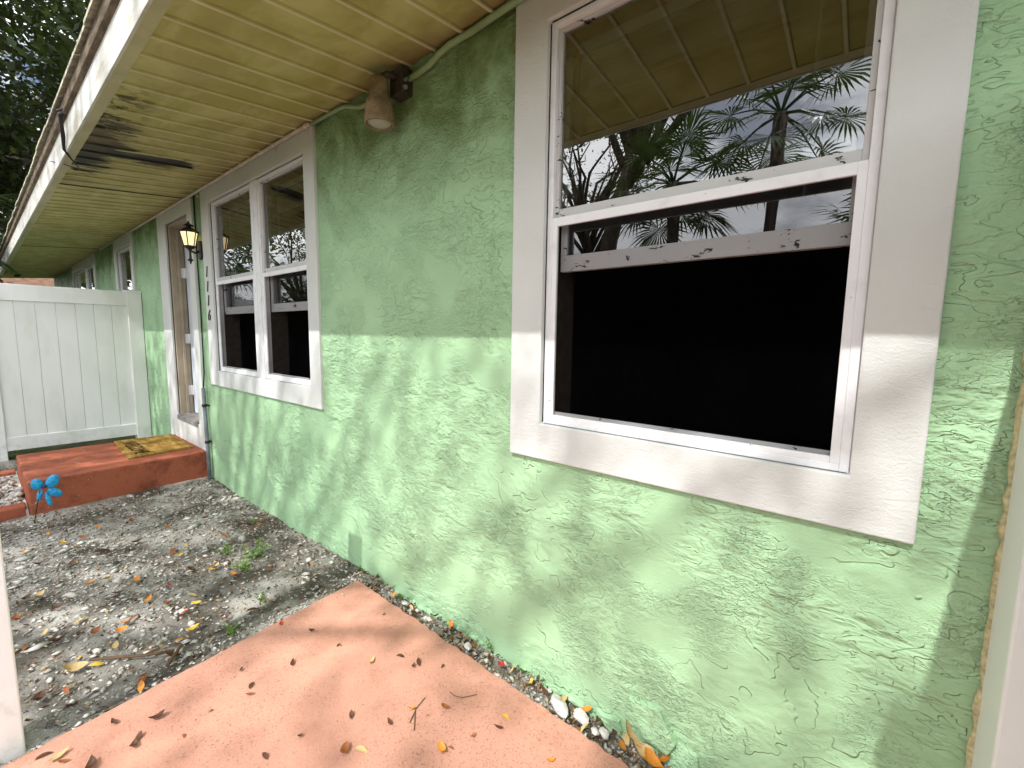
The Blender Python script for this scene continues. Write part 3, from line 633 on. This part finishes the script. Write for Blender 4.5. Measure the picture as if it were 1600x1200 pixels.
# tall oak whose high crown dapples the wall
tree('oak_tree', 'tall spreading oak tree with a high loose crown across the yard', (-6.0, -9.2, -.03), (-4.2, -8.8, 7.6),
     [((-2.4, -8.0, 10.2), (5.4, 2.6, 2.5), 88, 70, .52), ((-6.2, -8.2, 9.6), (2.8, 2.2, 1.9), 36, 66, .48)], 'leaf_oak', 1, .115, .24)
tree('oak_tree', 'broad oak tree with heavy crown shading the yard beyond the fence', (-14.6, -9.6, -.03), (-14.0, -9.2, 6.6),  # unseen oak added to keep sun and sky light off the far wall
     [((-13.6, -8.2, 9.8), (4.6, 3.0, 2.6), 190, 75, .5)], 'leaf_oak', 1, .16, .26)
tree('shade_tree', 'dense dark leaved tree rising beside the eave beyond the fence', (-14.2, -2.3, -.03), (-13.6, -1.9, 4.0),
     [((-12.6, -.9, 7.0), (4.2, 2.3, 3.4), 260, 95, .42), ((-14.0, -1.5, 4.4), (2.4, 1.2, 1.8), 110, 90, .36)], 'leaf_dark', 1, .16, .26)
tree('slanting_tree', 'slender leaning tree with thin airy branches across the yard', (-6.4, -13.0, -.03), (-8.6, -12.6, 5.6),
     [((-8.2, -12.4, 7.0), (3.2, 2.4, 2.0), 70, 40, .34)], 'leaf_oak', 1, .13, .20)
tree('street_tree', 'round leafy tree standing far across the street', (-25, -10.5, -.03), (-25, -10.5, 3.2), [((-25, -10.5, 6.0), (4.2, 3.6, 3.0), 90, 60, .55)], 'leaf_oak', 1, .22, .22)
tree('corner_tree', 'bushy dark tree behind the brown roofed neighbour house', (-36, 1.5, -.03), (-36, 1.5, 4.0), [((-36, 0, 7), (4.5, 6, 3.6), 170, 80, .7)], 'leaf_dark', 1, .34, .3)
for i, (x_, y_, h_, r_) in enumerate(((-16, -21, 2.6, 2.6), (-10.5, -24, 2.6, 2.8), (-4.5, -25, 2.2, 2.8), (1.5, -24, 2.4, 2.8), (7, -22, 2.4, 2.6))):
    lab = ['low hedge tree behind the round street tree', 'low bushy tree beyond the leaning tree', 'low bushy tree across the street behind the oak', 'low bushy tree across the street behind the fan palms', 'low bushy tree across the street facing the fence panel'][i]
    tree('bushy_tree', lab, (x_, y_, -.03), (x_, y_, h_*.6), [((x_, y_, h_*.62), (r_*1.25, 1.7, h_*.62), 90, 60, .42)], 'leaf_dark', 1, .2, .14, 'bushy trees across the street')
for i, (x_, y_) in enumerate(((-9.3, -5.4), (-12.2, -5.8), (-15.2, -5.6), (-18.4, -4.6))):  # shrub row added to block sky light on the far wall and soffit
    lab = ['dense clipped shrub by the far yard edge next to the fan palm', 'dense shrub in the far yard row under the dark tree', 'dense shrub in the far yard row level with the house corner', 'dense shrub in the far yard row beyond the house corner'][i]
    tree('hedge_shrub', lab, (x_, y_, -.03), (x_, y_, 1.2), [((x_, y_, 1.45), (1.7, .9, 1.25), 90, 80, .24)], 'leaf_dark', 1, .11, .06, 'shrubs along the far yard')
# fan palms
def fan_palm(base, h, n, rad, label, lean=(0, 0)):
    t = thing('fan_palm', base, label, 'palm', 'fan palms in the front yard'); b = Vector(base); tp = b+Vector((lean[0], lean[1], h))
    q = MB(); q.tube([b-Vector((0, 0, .2)), b.lerp(tp, .35)+Vector((lean[0]*-.08, 0, 0)), b.lerp(tp, .7), tp], [.14, .10, .095, .12], 10); q.build('trunk', 'bark', t, smooth=True)
    V = []; F = []; st_ = MB()
    for i in range(n):
        az_ = i*2.399+random.uniform(-.2, .2); elv = R(75)-R(125)*(i/n)**.8
        d = Vector((math.cos(az_)*math.cos(elv), math.sin(az_)*math.cos(elv), math.sin(elv))); L = rad*random.uniform(.5, .62)
        hub = tp+d*L+Vector((0, 0, -.10*L)); st_.tube([tp, tp+d*L*.5+Vector((0, 0, .03)), hub], [.022, .016, .010], 5)
        side = d.cross(Vector((0, 0, 1))); side = side.normalized() if side.length > .05 else Vector((1, 0, 0)); nrm = side.cross(d).normalized()
        NS = 26
        for k in range(NS):
            a = R(-125)+R(250)*k/(NS-1); dirn = (d*math.cos(a)+side*math.sin(a)+nrm*.12*math.cos(3*a)).normalized(); ll = rad*random.uniform(.42, .55)*(1-.22*abs(a)/R(125))
            wv = nrm.cross(dirn).normalized()*.022; m_ = hub+dirn*ll*.55-Vector((0, 0, .02)); e = hub+dirn*ll-Vector((0, 0, .16*ll+.05*random.random()))
            o = len(V); V += [tuple(hub), tuple(m_+wv), tuple(e), tuple(m_-wv)]; F.append((o, o+1, o+2, o+3))
    st_.build('leaf_stalks', 'leaf_palm', t); link(npmesh('fronds', V, F), 'fronds', 'leaf_palm', t)
fan_palm((-3.0, -6.9, -.03), 4.2, 22, 1.5, 'fan palm with drooping fronds standing in the yard before the oak')
fan_palm((-1.75, -8.0, -.03), 5.4, 22, 1.6, 'taller fan palm in the yard facing the large window', (.2, 0))
fan_palm((.2, -6.2, -.03), 2.7, 20, 1.3, 'short fan palm in the yard facing the fence post')
fan_palm((-11.2, -1.9, -.03), 3.3, 28, 1.5, 'fan palm under the dense dark tree beyond the fence')

# ================================================================== neighbour house
nb = thing('neighbour_house', (-25, 2, 0), 'white neighbouring house with brown shingle roof beyond the fence', 'house')
q = MB(); q.box(-30, -21, -1.0, 9, -.05, 2.5); q.build('wall', 'white_wall', nb)
q = MB(); q.add([(-30.6, -1.7, 2.5), (-20.4, -1.7, 2.5), (-20.4, 9.6, 2.5), (-30.6, 9.6, 2.5), (-25.5, 2.2, 4.2), (-25.5, 5.6, 4.2)], [(0, 1, 4), (1, 2, 5, 4), (2, 3, 5), (3, 0, 4, 5), (0, 3, 2, 1)]); q.build('roof', 'brown_shingle', nb)
q = MB(); q.box(-20.42, -20.36, -1.72, 9.62, 2.33, 2.51); q.box(-30.6, -20.42, -1.76, -1.70, 2.33, 2.51); q.build('fascia', 'white_wall', nb)
for yy in (.6, 3.5):
    q = MB(); q.box(-21.0, -20.96, yy, yy+1.2, 1.0, 2.2); wn = q.build('window', 'far_glass', nb); f = MB(); frame4(f, 0, 1.3, .95, 2.25, 0, .05, .06); 
    me = f.mesh('frame'); me.transform(Matrix.Translation((-20.95, yy-.05, 0)) @ Matrix.Rotation(R(90), 4, 'Z')); link(me, 'frame', 'white_frame', wn)

# ================================================================== small things on the ground
def leafmesh(kind_, L, W, curl, fold):
    n = 6; V = []; F = []
    for i in range(n+1):
        t = i/n; w_ = W*.5*math.sin(math.pi*min(1, t**.8*.98+.01))**.9 if 0 < i < n else .0006
        zz = curl*L*(t-.5)**2*2; V += [((t-.5)*L, -w_, zz+fold*w_), ((t-.5)*L, 0, zz), ((t-.5)*L, w_, zz+fold*w_)]
    for i in range(n):
        a = i*3; F += [(a, a+3, a+4, a+1), (a+1, a+4, a+5, a+2)]
    V += [(-.5*L-.18*L, .001, .002), (-.5*L-.18*L, -.001, .002)]; F.append((1, len(V)-2, len(V)-1))
    me = bpy.data.meshes.new('fallen_leaf'); me.from_pydata(V, [], F); me.polygons.foreach_set('use_smooth', [True]*len(F)); me.materials.append(MT[kind_]); return me
LM = {}
def leaf(p, kind_, size, rot, var, label, group, tilt=(0, 0)):
    key = (kind_, var)
    if key not in LM: LM[key] = leafmesh(kind_, 1.0, (.42, .55, .34)[var], (.35, .7, -.25)[var], (.35, .6, .2)[var])
    o = bpy.data.objects.new('fallen_leaf', LM[key]); COL.objects.link(o)
    o.location = p; o.scale = (size, size, size); o.rotation_euler = (tilt[0], tilt[1], rot); tag(o, label, 'leaf', group)
    return o
CN = dict(leaf_orange='orange', leaf_brown='dark brown', leaf_tan='pale tan', leaf_yellow='yellow', leaf_red='red', leaf_rust='rust brown')
slab_leaves = [(439, 974, 'red', .035), (487, 986, 'brown', .03), (529, 1007, 'brown', .025), (457, 1036, 'brown', .04), (377, 1047, 'brown', .02), (393, 1069, 'brown', .045), (390, 1085, 'rust', .03), (246, 1122, 'brown', .05), (287, 1149, 'rust', .025), (216, 1153, 'brown', .04), (209, 1166, 'brown', .04), (67, 1180, 'brown', .05), (92, 1182, 'tan', .055), (144, 1196, 'brown', .05), (414, 1180, 'brown', .04), (549, 1118, 'brown', .035), (538, 1175, 'rust', .05), (566, 1171, 'tan', .055), (581, 1033, 'tan', .045), (178, 1129, 'brown', .03), (625, 1024, 'brown', .045), (654, 1036, 'brown', .042), (646, 1041, 'brown', .025), (692, 1040, 'brown', .03), (609, 1128, 'brown', .032), (696, 1106, 'rust', .035), (791, 1120, 'yellow', .04), (779, 1137, 'brown', .035), (691, 1172, 'orange', .045), (705, 1168, 'rust', .025), (860, 1188, 'orange', .032), (643, 1108, 'orange', .025), (532, 1008, 'rust', .02), (100, 1190, 'rust', .03), (470, 1150, 'brown', .02), (330, 1110, 'brown', .018), (600, 960, 'brown', .018), (740, 1150, 'rust', .02)]
for i, (u, v, kd, sz) in enumerate(slab_leaves):
    p = on_z(u, v, SZ+.004); kk = 'leaf_'+kd
    leaf((p[0], p[1], SZ+.005), kk, sz, random.uniform(0, 6.28), i % 3, CN[kk]+' fallen leaf lying on the terracotta walkway', CN[kk]+' leaves on the walkway', (random.uniform(-.2, .2), random.uniform(-.2, .2)))
bed_leaves = [(197, 974, 'orange', .07), (190, 985, 'orange', .05), (208, 966, 'rust', .06), (232, 937, 'orange', .06), (262, 946, 'rust', .05), (288, 957, 'red', .045), (307, 943, 'yellow', .05), (302, 983, 'yellow', .055), (280, 997, 'orange', .045), (366, 898, 'orange', .05), (264, 823, 'orange', .05), (270, 860, 'rust', .08), (280, 866, 'yellow', .05), (212, 908, 'orange', .05), (223, 1059, 'rust', .075), (221, 1074, 'orange', .05), (114, 1046, 'tan', .08), (103, 1077, 'rust', .05), (81, 1079, 'brown', .05), (60, 1094, 'brown', .06), (161, 860, 'brown', .09), (36, 864, 'orange', .06), (139, 912, 'orange', .055), (397, 954, 'brown', .07), (270, 1025, 'brown', .07), (24, 969, 'rust', .06), (126, 969, 'yellow', .055), (186, 926, 'brown', .06), (315, 970, 'orange', .03), (487, 884, 'orange', .04), (265, 915, 'red', .04), (168, 905, 'tan', .06), (150, 1038, 'yellow', .05), (330, 890, 'yellow', .035), (337, 887, 'tan', .06), (300, 930, 'tan', .05), (120, 1030, 'yellow', .04), (60, 930, 'tan', .06), (95, 905, 'rust', .05), (240, 870, 'brown', .05), (215, 845, 'brown', .06), (180, 840, 'tan', .05), (130, 840, 'rust', .06), (100, 850, 'yellow', .06), (75, 835, 'orange', .05), (110, 880, 'brown', .06), (60, 880, 'brown', .06), (290, 850, 'tan', .05), (350, 835, 'rust', .05), (320, 810, 'brown', .05), (420, 890, 'rust', .04), (440, 850, 'brown', .04), (390, 820, 'brown', .05), (250, 1000, 'tan', .05), (180, 1010, 'tan', .05), (90, 1000, 'brown', .06), (40, 1010, 'rust', .05), (70, 990, 'tan', .05), (150, 985, 'rust', .045), (165, 955, 'tan', .05), (90, 950, 'brown', .05), (40, 935, 'brown', .05), (330, 1000, 'tan', .03), (355, 965, 'brown', .035), (300, 890, 'brown', .05), (380, 850, 'orange', .04), (155, 825, 'orange', .04), (205, 815, 'rust', .05), (460, 905, 'brown', .04), (500, 850, 'brown', .03)]
for i, (u, v, kd, sz) in enumerate(bed_leaves):
    p = on_z(u, v, .012); kk = 'leaf_'+kd
    leaf((p[0], p[1], hgt(p[0], p[1])+.018), kk, sz*1.05, random.uniform(0, 6.28), i % 3, CN[kk]+' fallen leaf lying on the shelly dirt bed', CN[kk]+' leaves on the dirt bed', (random.uniform(-.35, .35), random.uniform(-.35, .35)))
strip_leaves = [(616, 927, 'orange', .035), (705, 977, 'orange', .035), (720, 990, 'red', .03), (762, 1022, 'orange', .025), (783, 1036, 'red', .03), (643, 950, 'tan', .035), (916, 1106, 'orange', .04), (984, 1156, 'tan', .075), (978, 1148, 'tan', .06), (972, 1172, 'orange', .055), (1008, 1173, 'tan', .065), (1004, 1186, 'orange', .055), (1038, 1186, 'orange', .06), (1020, 1196, 'orange', .065), (912, 1134, 'tan', .045), (960, 1150, 'brown', .05), (995, 1165, 'rust', .05), (935, 1125, 'brown', .05), (610, 915, 'tan', .045), (680, 965, 'brown', .035), (740, 1005, 'rust', .03), (800, 1050, 'tan', .035), (830, 1065, 'yellow', .025), (850, 1080, 'brown', .04), (880, 1090, 'tan', .04), (590, 905, 'brown', .04)]
for i, (u, v, kd, sz) in enumerate(strip_leaves):
    p = on_z(u, v, .03); kk = 'leaf_'+kd
    leaf((p[0], min(p[1], -.02), .024+.012*(i % 2)), kk, sz*1.15, random.uniform(0, 6.28), i % 3, CN[kk]+' fallen leaf in the gap between walkway and green wall', CN[kk]+' leaves in the wall gap', (random.uniform(-.6, .6), random.uniform(-.6, .6)))
def twig(pts, r, label, z=SZ+.004):
    q = MB()
    for line in pts: q.tube([tuple(on_z(u, v, z)) for u, v in line], r, 5)
    tag(q.build('twig', 'twig'), label, 'twig')
twig([[(664, 1090), (649, 1108), (647, 1141)], [(649, 1110), (640, 1129)]], .0016, 'thin forked twig lying on the terracotta walkway')
twig([[(703, 1081), (710, 1087), (722, 1090), (745, 1085)]], .0014, 'thin curved twig lying on the terracotta walkway')
twig([[(140, 1031), (180, 1027), (225, 1024), (272, 1016)], [(225, 1024), (250, 1012)]], .006, 'long grey stick lying on the dirt bed', .02)
twig([[(262, 1040), (275, 1020), (284, 1008)]], .007, 'short dark stick lying on the dirt bed', .02)
# stones
OCT = None
def rock(seed, sx, sy_, sz, sub=1):
    bm = bmesh.new(); bmesh.ops.create_icosphere(bm, subdivisions=sub, radius=1); rr = random.Random(seed)
    for v in bm.verts:
        f_ = 1+rr.uniform(-.22, .22); v.co = Vector((v.co.x*sx*f_, v.co.y*sy_*f_, v.co.z*sz*f_))
    me = bpy.data.meshes.new('stone'); bm.to_mesh(me); bm.free(); return me
for i, (u, v, s, wx) in enumerate(((874, 1101, .042, 1.7), (908, 1117, .036, 1.5), (944, 1143, .026, 1.2), (671, 966, .020, 1.2), (633, 941, .024, 1.2), (731, 1008, .024, 1.3), (760, 1030, .015, 1.2), (652, 952, .016, 1.1), (832, 1058, .013, 1.0), (860, 1075, .014, 1.2), (930, 1140, .020, 1.3))):
    p = on_z(u, v, .02); o = link(rock(i, s*wx*.62, s*.6, s*.42, 2), 'stone', 'pebble_white', smooth=False); o.location = (p[0], min(p[1], -.03), .012+s*.12); o.rotation_euler = (0, .2, random.uniform(-.6, .3))
    tag(o, ('large' if s > .03 else 'small')+' white stone lodged in the gap between walkway and wall', 'stone', ('large' if s > .03 else 'small')+' white stones in the wall gap')
# shells and pebbles, leaf crumbs: too many to count
def scatter(name, n, region, size, mat_, label, cat, flat=.45, stuff=True, dens=None):
    base = np.array([(1, 0, 0), (-1, 0, 0), (0, 1, 0), (0, -1, 0), (0, 0, 1), (0, 0, -1), (.7, .7, .2), (-.7, -.7, .2)])
    fc = np.array([(0, 6, 4), (6, 2, 4), (2, 1, 4), (1, 7, 4), (7, 3, 4), (3, 0, 4), (6, 0, 5), (2, 6, 5), (1, 2, 5), (7, 1, 5), (3, 7, 5), (0, 3, 5)])
    P = []
    while len(P) < n:
        x_, y_ = random.uniform(region[0], region[1]), random.uniform(region[2], region[3])
        if dens is None or random.random() < dens(x_, y_): P.append((x_, y_))
    Vs = []; Fs = []
    for i, (x_, y_) in enumerate(P):
        s = size*random.lognormvariate(0, .45); a = random.uniform(0, 6.28); ca, sa = math.cos(a), math.sin(a)
        v = base*(1+RS.uniform(-.25, .25, (8, 1)))*np.array([s, s*random.uniform(.5, .9), s*flat*random.uniform(.5, 1)])
        tl = random.uniform(-.4, .4); v = np.stack([v[:, 0]*ca-v[:, 1]*sa, v[:, 0]*sa+v[:, 1]*ca, v[:, 2]+tl*v[:, 0]], 1)
        Vs.append(v+np.array([x_, y_, hgt(x_, y_)+s*.15])); Fs.append(fc+8*i)
    o = link(npmesh(name, np.concatenate(Vs), np.concatenate(Fs)), name, mat_); kind(o, 'stuff'); o['label'] = label; o['category'] = cat; return o
def nz(x_, y_): return .5+.5*math.sin(2.3*x_+1.7*math.sin(3.1*y_))*math.sin(2.9*y_+1.3*x_)
def clear(x_, y_):
    p = np.array([x_, y_])-A; side = dird[0]*p[1]-dird[1]*p[0]   # keep off the slab
    ok = not (side > -0.0 and np.dot(p, dirr) > .0)
    if -5.9 < x_ < -4.70 and y_ > -1.2: return 0
    if -6.15 < x_ < -4.75 and y_ <= -1.15: return 0
    return 1.0 if ok else 0
dbed = lambda x_, y_: clear(x_, y_)*(.25+.75*nz(x_, y_))*(1.0 if x_ > -4.8 else .25)
scatter('shell_gravel', 7500, (-6.8, -2.0, -1.7, 0.0), .0075, 'pebble_mix', 'small white shells and pebbles strewn over the dirt bed', 'gravel', dens=dbed)
scatter('coarse_shells', 420, (-4.7, -2.3, -1.7, 0.0), .0145, 'pebble_white', 'larger pale shell fragments lying on the dirt bed', 'shells', .4, dens=dbed)
scatter('gap_pebbles', 900, (-2.2, -.2, -.105, 0.0), .0075, 'pebble_mix', 'tiny pebbles in the gap along the green wall', 'gravel')
def sledge(x_, y_):
    p = np.array([x_, y_])-A; t_ = np.dot(p, dirr); return math.exp(-max(0, t_)/.018) if t_ > -.01 and -2.1 < np.dot(p, -dird)*-1-2.1 else 0
scatter('edge_crumbs', 420, (-2.25, -1.9, -1.75, -.08), .0038, 'pebble_mix', 'tiny crumbs of soil spilled over the edge of the terracotta walkway', 'gravel', dens=sledge).location.z = SZ+.003
scatter('path_chips', 1500, (-5.99, -4.91, -2.4, -1.19), .016, 'pebble_mix', 'pale chips filling the path beside the step', 'gravel', .9).location.z = PZ-.015
def crumbs(name, n, region, size, label, dens=None):
    P = []
    while len(P) < n:
        x_, y_ = random.uniform(region[0], region[1]), random.uniform(region[2], region[3])
        if dens is None or random.random() < dens(x_, y_): P.append((x_, y_, hgt(x_, y_)+random.uniform(.004, .014)))
    o = leaves(name, 'litter', None, np.array(P), size, 1.2, .4); kind(o, 'stuff'); o['label'] = label; o['category'] = 'leaf litter'; return o
crumbs('leaf_litter', 3600, (-6.6, -2.0, -1.7, 0), .026, 'small broken brown leaf pieces scattered over the dirt bed', lambda a, b: clear(a, b)*(1.15-nz(a, b)))
crumbs('gap_litter', 420, (-2.2, -.25, -.105, -.01), .026, 'small broken leaf pieces in the gap along the green wall').location.z = .008
crumbs('walkway_litter', 170, (-2.0, .3, -2.2, -.12), .008, 'tiny dark leaf crumbs on the terracotta walkway').location.z = SZ-.004
crumbs('path_litter', 500, (-5.99, -4.91, -2.4, -1.19), .03, 'brown leaf pieces on the path beside the step').location.z = PZ
# weeds
def weed(u, v, n, s, label, z=.005, up=1.0):
    p = on_z(u, v, z); t = thing('weed', (p[0], min(p[1], -.012), 0), label, 'plant', 'weeds in the dirt'); V = []; F = []; stm = MB()
    for i in range(n):
        a = random.uniform(0, 6.28); r_ = s*random.uniform(.3, 1); h_ = s*up*random.uniform(.25, .8)
        b = Vector((p[0], min(p[1], -.012), -.005)); e = b+Vector((math.cos(a)*r_, -abs(math.sin(a)*r_) if p[1] > -.1 else math.sin(a)*r_, h_)); stm.tube([b, b.lerp(e, .5)+Vector((0, 0, h_*.2)), e], .0011, 4)
        for k in range(6):
            q0 = b.lerp(e, .35+.65*k/5)+Vector((0, 0, .004)); d = Vector((random.uniform(-1, 1), random.uniform(-1, 1), random.uniform(-.1, .7))).normalized()*s*.24; sd = d.cross(Vector((.1, .2, 1))).normalized()*s*.085
            o = len(V); V += [tuple(q0), tuple(q0+d*.5+sd), tuple(q0+d), tuple(q0+d*.5-sd)]; F.append((o, o+1, o+2, o+3))
    stm.build('stems', 'weed_leaf', t); link(npmesh('foliage', V, F), 'foliage', 'weed_leaf', t)
weed(402, 868, 16, .10, 'low green weed tuft in the middle of the dirt bed'); weed(388, 890, 12, .08, 'smaller low weed beside the weed tuft in the dirt bed'); weed(357, 864, 9, .07, 'sparse low weed in the dirt bed toward the step')
weed(362, 990, 9, .055, 'bright green seedling at the edge of the terracotta walkway'); weed(410, 940, 6, .05, 'tiny weed near the edge of the terracotta walkway'); weed(567, 890, 8, .045, 'small weed at the inner corner of the walkway'); weed(628, 932, 9, .04, 'small weed in the wall gap beside an orange leaf')
weed(775, 1012, 3, .05, 'thin tall sprout against the green wall', .02, 1.8); weed(826, 1040, 3, .045, 'lone two leaved sprout against the green wall', .02, 1.6); weed(398, 815, 6, .05, 'tiny weed at the foot of the wall near the step'); weed(8, 712, 26, .14, 'leafy weed clump at the foot of the far fence post')
